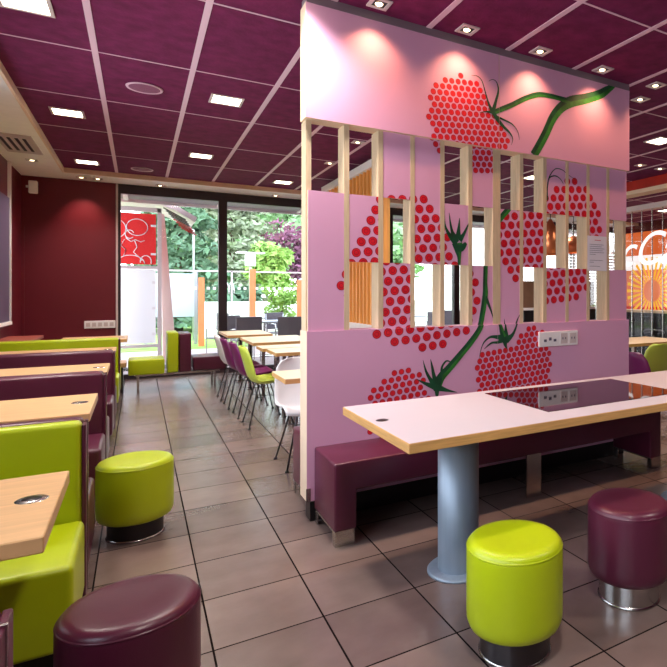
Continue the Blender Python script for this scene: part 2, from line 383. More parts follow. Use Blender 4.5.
box('shelf_side', -0.22, 0.08, -0.2, 0.70, 0, 0.78, M['black'], ld)

# ------------------------------------------------------------------ pink partition with printed berries
BERRIES = [([(1.644,2.641),(1.652,2.739),(1.697,2.83),(1.79,2.905),(1.892,2.941),(1.99,2.933),(2.065,2.876),(2.116,2.784),(2.167,2.705),(2.246,2.629),(2.317,2.535),(2.299,2.457),(2.237,2.389),(2.211,2.274),(1.957,2.238),(1.845,2.302),(1.72,2.356),(1.667,2.452)],0.0505,0.019,0),([(1.043,1.43),(1.087,1.639),(1.183,1.854),(1.262,1.97),(1.35,2.05),(1.434,2.091),(1.6,2.101),(1.69,2.02),(1.79,1.91),(1.821,1.771),(1.884,1.661),(1.99,1.55),(2.073,1.42),(2.073,1.289),(2.007,1.16),(1.845,1.052),(1.6,1.023),(1.469,1.024),(1.316,1.091),(1.203,1.212),(1.106,1.341)],0.0775,0.0275,1),([(2.22,1.867),(2.282,1.983),(2.381,2.059),(2.521,2.094),(2.665,2.146),(2.735,2.24),(2.836,2.299),(2.972,2.33),(3.101,2.27),(3.212,2.155),(3.269,1.974),(3.246,1.803),(3.167,1.549),(3.047,1.373),(2.867,1.301),(2.735,1.311),(2.568,1.375),(2.427,1.452),(2.308,1.571),(2.228,1.703)],0.0775,0.0275,1),([(1.236,0.694),(1.269,0.781),(1.337,0.847),(1.441,0.892),(1.541,0.891),(1.607,0.845),(1.644,0.746),(1.697,0.644),(1.674,0.419),(1.216,0.483)],0.05,0.018,0),([(2.031,0.731),(2.023,0.855),(2.065,0.954),(2.176,0.984),(2.29,0.971),(2.372,1.011),(2.427,1.085),(2.511,1.136),(2.617,1.116),(2.695,0.995),(2.725,0.851),(2.705,0.71),(2.675,0.555),(2.057,0.584)],0.0505,0.0195,0)]
STEMS = [(0,[(3.384,3.174,0.017),(3.28,3.102,0.034),(3.201,3.053,0.038),(3.047,2.99,0.0415),(2.898,2.937,0.0445),(2.795,2.87,0.04),(2.715,2.776,0.0375),(2.656,2.664,0.0355),(2.602,2.57,0.0355),(2.53,2.458,0.0345)]),(0,[(2.898,2.937,0.024),(2.795,2.942,0.02),(2.675,2.943,0.0195),(2.568,2.93,0.0195),(2.445,2.876,0.0195),(2.335,2.81,0.019),(2.246,2.763,0.0185),(2.167,2.72,0.0185)]),(0,[(2.335,2.047,0.0225),(2.282,1.99,0.0225),(2.228,1.934,0.0225)]),(0,[(2.12,1.611,0.0185),(2.116,1.479,0.0185),(2.116,1.384,0.022),(2.09,1.23,0.022),(2.065,1.143,0.0215),(1.994,1.052,0.0235),(1.908,0.964,0.025),(1.813,0.871,0.028),(1.751,0.813,0.0315),(1.72,0.753,0.035)]),(1,[(2.124,1.376,0.011),(2.141,1.325,0.0185),(2.167,1.265,0.011),(2.185,1.213,0.0035)]),(0,[(1.884,1.753,0.0425),(1.892,1.704,0.0285),(1.9,1.647,0.014),(1.9,1.576,0.0105)]),(1,[(1.884,1.753,0.0495),(1.829,1.8,0.028),(1.79,1.868,0.0105),(1.782,1.951,0.004),(1.774,2.0,0.003)]),(1,[(1.876,1.774,0.0495),(1.845,1.829,0.021),(1.829,1.899,0.0105),(1.821,1.962,0.003)]),(1,[(1.892,1.789,0.0425),(1.896,1.847,0.0215),(1.904,1.932,0.0025)]),(1,[(1.9,1.776,0.043),(1.933,1.813,0.0215),(1.965,1.872,0.0105),(1.982,1.909,0.0025)]),(1,[(1.868,1.724,0.0355),(1.917,1.719,0.0425),(1.957,1.757,0.018)]),(1,[(2.159,2.718,0.0295),(2.124,2.778,0.0145),(2.099,2.846,0.009),(2.069,2.928,0.006),(2.031,2.957,0.0045),(1.982,2.953,0.002)]),(1,[(2.159,2.718,0.0295),(2.185,2.804,0.0185),(2.208,2.89,0.012),(2.193,2.946,0.0065),(2.159,2.961,0.004),(2.124,2.94,0.0025)]),(1,[(2.167,2.72,0.0225),(2.107,2.716,0.009),(2.048,2.699,0.0025)]),(1,[(2.159,2.725,0.0295),(2.202,2.674,0.026),(2.255,2.63,0.0185),(2.308,2.594,0.0115),(2.335,2.553,0.0055),(2.322,2.506,0.0025)]),(1,[(2.193,2.695,0.015),(2.273,2.678,0.011),(2.335,2.659,0.0085),(2.381,2.613,0.0055),(2.395,2.554,0.002)]),(1,[(1.72,0.739,0.0485),(1.674,0.798,0.024),(1.637,0.863,0.0135),(1.615,0.94,0.0025)]),(1,[(1.72,0.753,0.0415),(1.697,0.824,0.024),(1.682,0.894,0.0135),(1.671,0.943,0.0025)]),(1,[(1.728,0.752,0.0345),(1.751,0.82,0.0175),(1.758,0.882,0.014),(1.79,0.922,0.0105),(1.821,0.913,0.0065),(1.821,0.877,0.002)]),(1,[(1.72,0.746,0.0415),(1.644,0.774,0.021),(1.57,0.814,0.0025)]),(1,[(1.72,0.746,0.0415),(1.797,0.718,0.0175),(1.876,0.696,0.003)]),(1,[(1.72,0.753,0.0415),(1.72,0.683,0.017),(1.728,0.627,0.0035)]),(1,[(2.282,1.061,0.0525),(2.211,1.072,0.026),(2.15,1.074,0.0145),(2.099,1.04,0.009),(2.073,0.99,0.005),(2.057,0.926,0.0025)]),(1,[(2.282,1.061,0.045),(2.22,1.034,0.0185),(2.159,1.03,0.0115),(2.099,0.989,0.003)]),(1,[(2.273,1.061,0.0445),(2.246,1.107,0.022),(2.228,1.153,0.003)]),(1,[(2.29,1.061,0.045),(2.286,1.136,0.015),(2.282,1.203,0.003)]),(1,[(2.29,1.046,0.049),(2.344,1.081,0.023),(2.376,1.133,0.0135),(2.399,1.193,0.008),(2.427,1.238,0.003)]),(1,[(2.282,1.061,0.045),(2.282,1.016,0.026),(2.299,0.978,0.004)]),(0,[(2.22,1.212,0.0145),(2.246,1.137,0.015),(2.273,1.069,0.019)]),(1,[(2.685,2.132,0.012),(2.685,2.227,0.009),(2.705,2.316,0.007),(2.765,2.386,0.006),(2.836,2.387,0.0055),(2.898,2.354,0.004),(2.983,2.323,0.002)]),(1,[(2.685,2.243,0.006),(2.705,2.308,0.008),(2.765,2.331,0.008),(2.816,2.312,0.006),(2.847,2.276,0.0035)])]

part = thing('partition_screen', 'pink lattice partition printed with large red raspberries and green stems', 'partition', (2.2, 3.6, 0))
def P_(o): o.parent = part; o.matrix_parent_inverse = Matrix.Translation((-2.2, -3.6, 0)); return o
def pbox(name, x0, x1, y0, y1, z0, z1, m, bev=0.0): return P_(box(name, x0, x1, y0, y1, z0, z1, m, None, bev))
ROW = [2.46, 2.027, 1.597, 1.165]
S = [0.873+0.2238*i for i in range(13)]; hw = 0.0165
S[0] = 0.868; S[12] = 3.548
def clip(poly, x0, x1, z0, z1):
    def cut(pl, ins, inter):
        r = []
        for i in range(len(pl)):
            a, b = pl[i-1], pl[i]
            ia, ib = ins(a), ins(b)
            if ib:
                if not ia: r.append(inter(a, b))
                r.append(b)
            elif ia: r.append(inter(a, b))
        return r
    for k, lim, sg in ((0, x0, 1), (0, x1, -1), (1, z0, 1), (1, z1, -1)):
        if not poly: return poly
        def ins(p, k=k, lim=lim, sg=sg): return (p[k]-lim)*sg >= 0
        def inter(a, b, k=k, lim=lim):
            t = (lim-a[k])/(b[k]-a[k]); return (a[0]+(b[0]-a[0])*t, a[1]+(b[1]-a[1])*t)
        poly = cut(poly, ins, inter)
    return poly
def inside(p, poly):
    c = False
    for i in range(len(poly)):
        (x1, z1), (x2, z2) = poly[i-1], poly[i]
        if (z1 > p[1]) != (z2 > p[1]) and p[0] < (x2-x1)*(p[1]-z1)/(z2-z1)+x1: c = not c
    return c
DOTS = []
for poly, s, r, big in BERRIES:
    xs = [p[0] for p in poly]; zs = [p[1] for p in poly]; j = 0
    z = min(zs)
    ang = 0.10
    mx_, mz_ = (min(xs)+max(xs))/2, (min(zs)+max(zs))/2; R = max(max(xs)-min(xs), max(zs)-min(zs))
    n_ = int(R/s)+2
    for jj in range(-n_, n_+1):
        for ii in range(-n_, n_+1):
            u = (ii+(jj%2)*0.5)*s; v = jj*s*0.866
            p = (mx_+u*math.cos(ang)-v*math.sin(ang), mz_+u*math.sin(ang)+v*math.cos(ang))
            if inside(p, poly): DOTS.append((p[0], p[1], r*1.1, big))
def smooth_line(pl):
    q = []
    for i in range(len(pl)-1):
        p0 = pl[max(i-1, 0)]; p1 = pl[i]; p2 = pl[i+1]; p3 = pl[min(i+2, len(pl)-1)]
        for k in range(5):
            t = k/5
            q.append(tuple(0.5*((2*p1[c])+(-p0[c]+p2[c])*t+(2*p0[c]-5*p1[c]+4*p2[c]-p3[c])*t*t+(-p0[c]+3*p1[c]-3*p2[c]+p3[c])*t**3) for c in range(3)))
    q.append(pl[-1]); return q
QUADS = []
for kind, pl in STEMS:
    q = smooth_line(pl); L = []; Rr = []
    for i, (x, z, w) in enumerate(q):
        a = q[max(i-1, 0)]; b = q[min(i+1, len(q)-1)]; dx, dz = b[0]-a[0], b[1]-a[1]; l = math.hypot(dx, dz) or 1
        w = max(w*(0.6 if kind else 1.0), 0.0012)
        L.append((x-dz/l*w, z+dx/l*w)); Rr.append((x+dz/l*w, z-dx/l*w))
    for i in range(len(q)-1):
        c0 = [((L[j][0]+Rr[j][0])/2, (L[j][1]+Rr[j][1])/2) for j in (i, i+1)]
        QUADS.append((kind, (L[i], c0[0], c0[1], L[i+1]))); QUADS.append((1, (c0[0], Rr[i], Rr[i+1], c0[1])))
def add_poly(bm, poly, y, mi):
    if not poly or len(poly) < 3: return
    A = 0
    for i in range(len(poly)): A += poly[i-1][0]*poly[i][1]-poly[i][0]*poly[i-1][1]
    if abs(A) < 1e-8: return
    if A < 0: poly = poly[::-1]
    try: bm.faces.new([bm.verts.new((x, y, z)) for x, z in poly]).material_index = mi
    except ValueError: pass
def prints(x0, x1, z0, z1, yf, parent):
    bm = bmesh.new(); g = bmesh.new()
    for x, z, r, big in DOTS:
        if x+r < x0 or x-r > x1 or z+r < z0 or z-r > z1: continue
        for k, (f, mi, dy) in enumerate([(1, 1, 0.0006), (0.84, 0, 0.0009)] + ([(0.5, 1, 0.0012), (0.38, 0, 0.0015)] if big else [])):
            add_poly(bm, clip([(x+r*f*math.cos(2*PI*t/16), z+r*f*math.sin(2*PI*t/16)) for t in range(16)], x0, x1, z0, z1), yf-dy, mi)
    for i, (kind, q) in enumerate(QUADS):
        add_poly(g, clip(list(q), x0, x1, z0, z1), yf-0.0018-0.000002*i, kind)
    for b_, nm, ms in ((bm, 'berry_print', [M['dred'], M['ddark']]), (g, 'stem_print', [M['green'], M['dgreen']])):
        if len(b_.faces):
            o = raw(nm, b_, ms); o.parent = parent
        else: b_.free()
def panel(x0, x1, y0, y1, z0, z1, name='panel'):
    bm = bmesh.new(); add_box(bm, x0, x1, y0, y1, z0, z1, 0, 0, faces={0: 1, 3: 1, 5: 1})
    o = P_(obj(name, bm, [M['pink'], M['pinkedge']])); prints(x0, x1, z0, z1, y0, o); return o
XM = S[6]
panel(0.838, XM-0.002, 3.505, 3.635, ROW[0], 3.155, 'top_panel'); panel(XM+0.002, 3.556, 3.505, 3.635, ROW[0], 3.155, 'top_panel')
panel(0.850, XM-0.001, 3.527, 3.69, 0.13, ROW[3], 'base_panel'); panel(XM+0.001, 3.572, 3.527, 3.69, 0.13, ROW[3], 'base_panel')
cells = {0:'bc', 1:'b', 2:'ac', 3:'ab', 4:'b', 5:'ac', 6:'bc', 7:'b', 8:'ac', 9:'ac', 10:'ab', 11:'ac'}
for i in range(12):
    x0 = S[i]+hw*(2 if i == 6 else 1); x1 = S[i+1]-hw*(2 if i+1 == 6 else 1)
    if i == 0: x0 = 0.860
    if i == 11: x1 = 3.556
    st = cells[i]; k = 0
    rws = {'a': 0, 'b': 1, 'c': 2}
    if len(st) == 2 and st in ('ab', 'bc'): segs = [(rws[st[0]], rws[st[1]])]
    else: segs = [(rws[c], rws[c]) for c in st]
    for a, b in segs: panel(x0, x1, 3.540, 3.556, ROW[b+1], ROW[a], 'panel')
for i in range(13):
    w = hw*(2 if i == 6 else 1)
    pbox('stud', S[i]-w, S[i]+w, 3.538 if 0 < i < 12 else 3.557, 3.665, ROW[3], ROW[0], M['stud'])
pbox('ceiling_rail', 0.845, 3.55, 3.50, 3.63, 3.155, CH, M['rail'])
pbox('plinth', 0.875, 3.53, 3.55, 3.66, 0, 0.13, M['black'])
pbox('corner_guard', 0.846, 0.872, 3.521, 3.5265, 0.13, 0.21, M['chrome'])
so = thing('power_socket', 'white double socket with light switch plate on the pink partition', 'power socket', (2.785, 3.527, 1.035))
box('socket_plate', -0.197, 0.195, -0.014, 0, -0.058, 0.060, M['white'], so, 0.004)
for dx in (0.05, 0.142):
    bm = bmesh.new(); add_box(bm, dx-0.034, dx+0.034, -0.017, -0.014, -0.04, 0.042)
    f_ = obj('socket_face', bm, M['lampframe'], so)
    bm = bmesh.new(); add_box(bm, dx-0.018, dx-0.010, -0.019, -0.017, -0.006, 0.010); add_box(bm, dx+0.010, dx+0.018, -0.019, -0.017, -0.006, 0.010)
    obj('socket_hole', bm, M['ink'], f_)
bm = bmesh.new()
for k in range(3): add_box(bm, -0.15+0.048*k, -0.125+0.048*k, -0.017, -0.014, -0.02+0.01*(k%2), 0.0+0.014*(k%2))
obj('switch_marks', bm, M['ink'], so)
pn = thing('paper_notice', 'white printed paper notice taped to the right of the pink partition', 'notice', (3.21, 3.535, 1.73))
box('sheet', -0.107, 0.107, -0.001, 0.0015, -0.146, 0.146, M['paper'], pn)
bm = bmesh.new(); zz = 0.075
for k, v in enumerate([0.07, 0.05, 0.08, 0.06, 0.075, -0.02, None, None, 0.06, -0.04, None, 0.03]):
    if v is not None: add_box(bm, -0.085, v, -0.0022, -0.001, zz-0.003, zz)
    zz -= 0.0165
obj('text_lines', bm, M['ink'], pn)
box('heading_line', -0.03, 0.04, -0.0022, -0.001, 0.108, 0.113, M['redink'], pn)

# ------------------------------------------------------------------ benches either side of the partition
def bench(name, label, y0, y1, xa=0.915, xb=3.5, flip=1):
    t = thing(name, label, 'bench', ((xa+xb)/2, (y0+y1)/2, 0)); ox, oy = (xa+xb)/2, (y0+y1)/2
    def B(n, x0, x1, a, b, z0, z1, m, bev=0.0, seg=3): return box(n, x0-ox, x1-ox, a-oy, b-oy, z0, z1, m, t, bev, seg, bev > 0)
    pr_ = [(xa, 0.085), (xa+0.125, 0.085), (xa+0.125, 0.30), (xb-0.125, 0.30), (xb-0.125, 0.085), (xb, 0.085), (xb, 0.46), (xa, 0.46)]
    bm = bmesh.new(); va = [bm.verts.new((x-ox, y0-oy, z)) for x, z in pr_]; vb = [bm.verts.new((x-ox, y1-oy, z)) for x, z in pr_]
    bm.faces.new(va); bm.faces.new(vb[::-1])
    for i in range(8): bm.faces.new((va[i], va[(i+1)%8], vb[(i+1)%8], vb[i]))
    bmesh.ops.recalc_face_normals(bm, faces=bm.faces); bmesh.ops.bevel(bm, geom=bm.edges[:], offset=0.013, segments=3, profile=0.5, affect='EDGES')
    obj('seat', bm, M['plum'], t, True)
    for x0 in (xa, xb-0.115):
        bm = bmesh.new(); w = 0.012
        add_box(bm, x0+0.004-ox, x0+0.112-ox, y0+0.006-oy, y0+0.012-oy, 0, 0.086)
        add_box(bm, x0+0.004-ox, x0+0.012-ox, y0+0.012-oy, y0+0.05-oy, 0, 0.086)
        add_box(bm, x0+0.004-ox, x0+0.012-ox, y1-0.05-oy, y1-0.006-oy, 0, 0.086)
        add_box(bm, x0+0.004-ox, x0+0.012-ox, y0+0.05-oy, y1-0.05-oy, 0.075, 0.086)
        obj('foot', bm, M['chrome'], t)
    B('leg', 2.20, 2.32, y0+0.03, y0+0.045, 0, 0.30, M['chrome'])
    B('apron', xa+0.13, xb-0.13, y0+0.05, y1-0.02, 0.285, 0.30, M['black'])
    return t
bench('upholstered_bench', 'plum leatherette bench with steel feet in front of the pink partition', 3.095, 3.524, 0.893)
bench('upholstered_bench', 'plum leatherette bench just behind the pink partition, its end showing on the left', 3.72, 4.15, 0.905, 3.4)

# ------------------------------------------------------------------ white communal table
tb = thing('communal_table', 'long white communal table with oak edge on two grey steel columns', 'table', (2.4, 2.52, 0))
X0, X1, TY0, TY1, TZ = 0.895-2.4, 3.78-2.4, 2.085-2.52, 2.955-2.52, 0.80
bm = bmesh.new(); add_box(bm, X0, X1, TY0, TY1, TZ-0.043, TZ-0.001, 0, 0.002, 1); obj('edge_band', bm, M['wood_edge'], tb)
box('tabletop', X0+0.003, X1-0.003, TY0+0.003, TY1-0.003, TZ-0.002, TZ, M['white_top'], tb)
box('glass_inset', 1.715-2.4, 2.73-2.4, 2.25-2.52, 2.87-2.52, TZ, TZ+0.003, M['black_glass'], tb)
bm = bmesh.new(); add_lathe(bm, [(0, TZ+0.003), (0.024, TZ+0.003), (0.030, TZ+0.0005)], 0.955-2.4, 2.54-2.52, 24); obj('cable_cap', bm, M['dmetal'], tb)
for cxx in (1.355, 3.09):
    bm = bmesh.new(); add_lathe(bm, [(0.104, 0.012), (0.104, TZ-0.05), (0.0, TZ-0.05)], cxx-2.4, 0.01, 40); obj('column', bm, M['steelblue'], tb)
    bm = bmesh.new(); add_lathe(bm, [(0.0, 0.0), (0.158, 0.0), (0.158, 0.006), (0.150, 0.014), (0.1, 0.016)], cxx-2.4, 0.01, 48); obj('base_plate', bm, M['steelblue'], tb)
    bm = bmesh.new(); add_lathe(bm, [(0.0, TZ-0.052), (0.14, TZ-0.052), (0.14, TZ-0.044), (0.0, TZ-0.044)], cxx-2.4, 0.01, 32); obj('top_plate', bm, M['dmetal'], tb)
box('support_beam', X0+0.2, X1-0.2, -0.08, 0.08, TZ-0.10, TZ-0.045, M['black'], tb)

# ------------------------------------------------------------------ stools
def stool(label, m, rimm, loc):
    t = thing('pouf_stool', label, 'stool', loc)
    R = 0.19; prof = [(0.0, 0.100), (0.135, 0.100), (0.160, 0.104), (0.180, 0.116), (0.1885, 0.138), (R, 0.165), (R, 0.395), (0.1885, 0.411), (0.184, 0.424), (0.176, 0.433), (0.165, 0.438), (0.150, 0.440), (0.10, 0.437), (0.04, 0.433), (0.0, 0.432)]
    bm = bmesh.new(); add_lathe(bm, prof, 0, 0, 56); c = obj('cushion', bm, m, t)
    bm = bmesh.new(); add_lathe(bm, [(0.1870, 0.418), (0.1895, 0.416), (0.1905, 0.413), (0.1892, 0.410)], 0, 0, 56); obj('piping', bm, m, c)
    bm = bmesh.new(); add_lathe(bm, [(0.138, 0.010), (0.138, 0.104)], 0, 0, 48); obj('base', bm, rimm, t)
    bm = bmesh.new(); add_lathe(bm, [(0.0, 0.0), (0.143, 0.0), (0.144, 0.006), (0.138, 0.011)], 0, 0, 48); obj('base_ring', bm, M['chrome'], t)
    return t
stool('round lime green pouf stool in front of the white table, right of the steel column', M['lime'], M['dmetal'], (1.237, 1.842, 0))
stool('round plum pouf stool in front of the white table at the right edge', M['plum'], M['chrome'], (1.897, 1.873, 0))
stool('round lime green pouf stool standing in the aisle beside the booths', M['lime'], M['black'], (-0.013, 3.93, 0))
stool('round plum pouf stool in the bottom left foreground beside the near booth table', M['plum'], M['black'], (-0.018, 2.125, 0))

# ------------------------------------------------------------------ booths along the left wall
def booth(label, y, mf, mr, front=True, rear=True):
    x0, x1 = LW+0.01, -0.19; ox = (x0+x1)/2
    t = thing('booth_bench', label, 'booth bench', (ox, y, 0)); a, b = x0-ox, x1-ox
    def B(n, xa, xb, ya, yb, z0, z1, m, bev=0.02): return box(n, xa, xb, ya, yb, z0, z1, m, t, bev, 4, bev > 0)
    yc = 0.085
    if front:
        B('backrest', a, b-0.012, 0, yc-0.003, 0.30, 0.850, mf, 0.022); B('seat', a, b, -0.50, -0.002, 0.14, 0.44, mf, 0.024)
    if rear:
        B('backrest', a, b-0.012, yc+0.003, 2*yc, 0.30, 0.850, mr, 0.022); B('seat', a, b, 2*yc+0.002, 2*yc+0.50, 0.14, 0.44, mr, 0.024)
    y0 = -0.44 if front else 0.02; y1 = 2*yc+0.44 if rear else yc
    B('plinth', a+0.02, b-0.06, y0, y1, 0, 0.14, M['black'], 0)
    B('end_trim', b-0.012, b+0.003, 0.012 if front else yc-0.004, 2*yc-0.012 if rear else yc+0.004, 0.10, 0.835, M['plum'], 0.004)
    B('trim_strip', b-0.010, b+0.006, yc-0.004, yc+0.004, 0.10, 0.84, M['chrome'], 0)
    return t
booth('plum booth bench at the lower left edge, nearest the camera', 1.18, M['plum'], M['plum'])
booth('near booth bench with lime green back and seat, beside the lime aisle stool', 3.0, M['lime'], M['plum'])
booth('plum double booth bench, first one beyond the lime backed booth', 4.78, M['plum'], M['plum'])
booth('plum double booth bench, second beyond the lime backed near booth', 6.54, M['plum'], M['plum'])
booth('far booth bench with a lime green back below the maroon wall', 8.31, M['lime'], M['lime'])
def booth_table(label, y0, y1, x1=-0.205, x0=LW+0.005, m='wood'):
    yc = (y0+y1)/2; t = thing('booth_table', label, 'table', (x1-0.45, yc, 0)); ox = x1-0.45
    bm = bmesh.new(); add_box(bm, x0-ox, 0.45, y0-yc, y1-yc, 0.748, 0.79, 0, 0.003, 1); obj('tabletop', bm, M[m], t)
    bm = bmesh.new(); add_lathe(bm, [(0, 0.7925), (0.036, 0.7925), (0.040, 0.7902)], 0.385, 0.03, 24); ct = obj('cable_cap', bm, M['chrome'], t)
    bm = bmesh.new(); add_lathe(bm, [(0, 0.7935), (0.022, 0.7935), (0.024, 0.7925)], 0.385, 0.03, 20); obj('cap_lid', bm, M['dmetal'], ct)
    bm = bmesh.new(); add_lathe(bm, [(0.022, 0.01), (0.022, 0.755)], 0.12, 0, 20); obj('pole', bm, M['chrome'], t)
    bm = bmesh.new(); add_lathe(bm, [(0, 0), (0.20, 0), (0.20, 0.006), (0.03, 0.014)], 0.0, 0, 32); obj('base_plate', bm, M['chrome'], t)
    return t
booth_table('beech booth table in front of the lime green booth back, nearest the camera', 1.82, 2.45, -0.197)
booth_table('beech booth table between the near lime booth and the plum booth', 3.55, 4.24)
booth_table('beech booth table between the two plum booths', 5.33, 6.0)
booth_table('beech booth table just in front of the far lime booth', 7.10, 7.77)
booth_table('small orange lit wooden table by the maroon wall and window', 9.0, 9.75, -0.125, -0.85)

# ------------------------------------------------------------------ far modular sofa
sf = thing('modular_sofa', 'low modular sofa by the window with lime and plum cubes on slim steel legs', 'sofa', (0.5, 9.6, 0))
def SB(n, x0, x1, y0, y1, z0, z1, m, bev=0.016): return box(n, x0-0.5, x1-0.5, y0-9.6, y1-9.6, z0, z1, m, sf, bev, 3, bev > 0)
SB('seat', -0.120, 0.312, 9.4, 9.95, 0.25, 0.46, M['lime']); SB('backrest', 0.345, 0.478, 9.36, 9.95, 0.262, 0.83, M['lime'])
SB('backrest', 0.490, 0.640, 9.36, 9.95, 0.262, 0.81, M['plum']); SB('seat', 0.668, 1.09, 9.4, 9.95, 0.262, 0.455, M['plum'])
SB('frame', -0.05, 1.02, 9.44, 9.90, 0.225, 0.25, M['chrome'], 0)
SB('side_shelf', -0.42, -0.14, 9.5, 9.95, 0.36, 0.42, M['wood'], 0.003)
SB('shelf_support', -0.40, -0.18, 9.55, 9.9, 0.0, 0.36, M['black'], 0)
for x in (-0.005, 0.95):
    for y in (9.46, 9.86): SB('leg', x-0.014, x+0.014, y-0.014, y+0.014, 0, 0.226, M['chrome'], 0)

# ------------------------------------------------------------------ dining area with shell chairs
def shell_bm():
    prof = [(0.225, 0.425, 0.20), (0.205, 0.448, 0.215), (0.15, 0.452, 0.228), (0.06, 0.440, 0.235), (-0.04, 0.432, 0.235), (-0.11, 0.440, 0.230), (-0.165, 0.468, 0.228),
            (-0.20, 0.520, 0.228), (-0.225, 0.60, 0.226), (-0.248, 0.69, 0.218), (-0.270, 0.77, 0.200), (-0.285, 0.82, 0.165), (-0.290, 0.842, 0.11)]
    bm = bmesh.new(); rows = []; nu = 12
    for i, (x, z, w) in enumerate(prof):
        back = min(1, max(0, (i-4)/4)); r = []
        for k in range(nu+1):
            u = -1+2*k/nu
            lift = 0.055*abs(u)**3*(1-back)*(1 if i > 1 else 0.3); fwd = 0.055*abs(u)**2.4*back
            r.append(bm.verts.new((x+fwd, u*w, z+lift)))
        rows.append(r)
    for a, b in zip(rows, rows[1:]):
        for k in range(nu): bm.faces.new((a[k], a[k+1], b[k+1], b[k])).smooth = True
    bmesh.ops.recalc_face_normals(bm, faces=bm.faces)
    geom = bmesh.ops.solidify(bm, geom=bm.faces[:], thickness=0.008)
    for f in bm.faces: f.smooth = True
    return bm
def chair(label, m, loc, rz):
    t = thing('shell_chair', label, 'chair', loc, rz)
    obj('seat_shell', shell_bm(), m, t, True)
    for sx in (-1, 1):
        for sy in (-1, 1):
            bm = bmesh.new(); add_tube(bm, [(sx*0.10, sy*0.08, 0.425), (sx*0.12, sy*0.11, 0.40), (sx*0.215, sy*0.205, 0.012)], 0.0075, 8); l = obj('leg', bm, M['dmetal'], t)
            bm = bmesh.new(); add_lathe(bm, [(0, 0), (0.016, 0), (0.013, 0.012), (0, 0.016)], sx*0.217, sy*0.207, 12); obj('rubber_foot', bm, M['rubber'], l)
    bm = bmesh.new()
    add_tube(bm, [(-0.145, -0.135, 0.30), (0.145, 0.135, 0.30)], 0.004, 6); add_tube(bm, [(-0.145, 0.135, 0.30), (0.145, -0.135, 0.30)], 0.004, 6)
    add_tube(bm, [(-0.10, -0.08, 0.42), (-0.10, 0.08, 0.42), (0.10, 0.08, 0.42), (0.10, -0.08, 0.42)], 0.006, 6)
    obj('cross_brace', bm, M['dmetal'], t)
    return t
lime_c = chair('lime green shell chair at the wooden tables, nearest of the row along the aisle', M['limeshell'], (1.16, 6.48, 0), 0)
pur_c = chair('purple shell chair right behind the lime one in the row along the aisle', M['purshell'], (1.14, 7.08, 0), 0)
dup(pur_c, (1.12, 7.72, 0), 0, 'farther purple shell chair, next to the white chair nearest the windows')
white_c = chair('white shell chair at the window end of the row along the aisle', M['white'], (1.11, 8.34, 0), 0)
dup(white_c, (1.17, 4.83, 0), -PI/2, 'white shell chair at the near maple table, left of the pink partition')
dup(lime_c, (4.80, 4.50, 0), PI*0.5, 'lime green shell chair with its back to us beyond the right end of the partition')
dup(pur_c, (4.14, 3.86, 0), 0.05, 'purple shell chair half hidden by the right edge of the partition')
def dining_table(label, x0, x1, y0, y1, m='wood_pale', z=0.79, lx=0.29):
    xc, yc = (x0+x1)/2, (y0+y1)/2; t = thing('dining_table', label, 'table', (xc, yc, 0)); a, b = (x1-x0)/2, (y1-y0)/2
    bm = bmesh.new(); add_box(bm, -a, a, -b, b, z-0.004, z, 0, 0, faces=None); obj('tabletop', bm, M[m], t)
    box('edge_band', -a, a, -b, b, z-0.036, z-0.004, M['wood_edge'], t)
    for sx in (-1, 1):
        for sy in (-1, 1): box('leg', sx*(a-lx)-0.02, sx*(a-lx)+0.02, sy*(b-0.06)-0.02, sy*(b-0.06)+0.02, 0, z-0.036, M['chrome'], t)
    return t
dining_table('small maple dining table tucked behind the left edge of the pink partition', 0.862, 1.62, 3.98+0.20, 4.66)
dining_table('maple dining table in front of the lime shell chair', 1.16, 1.86, 6.05, 6.56)
dining_table('maple dining table beyond the lime chair, touching the next one', 1.13, 1.84, 6.60, 7.02)
dining_table('maple dining table beside the purple chairs', 1.16, 1.90, 7.42, 8.50)
dining_table('maple dining table nearest the window mullion', 1.06, 1.66, 8.90, 9.98)
dining_table('maple dining table beyond the right end of the partition', 4.70, 5.9, 4.78, 5.5)
def block_bench(label, x0, x1, y0, y1, z):
    t = thing('block_seat', label, 'bench', ((x0+x1)/2, (y0+y1)/2, 0)); a, b = (x1-x0)/2, (y1-y0)/2
    box('cushion', -a, a, -b, b, 0.46, z, M['plum'], t, 0.03, 3, True); box('seat_block', -a-0.22, a, -b, b, 0.08, 0.455, M['plum'], t, 0.02, 3, True)
    box('plinth', -a-0.15, a-0.04, -b+0.04, b-0.04, 0, 0.08, M['black'], t)
block_bench('plum padded bench block behind the far maple tables', 2.30, 2.44, 7.3, 9.1, 0.88)
block_bench('plum padded bench block opposite the lime shell chair', 2.26, 2.40, 5.6, 7.05, 0.84)

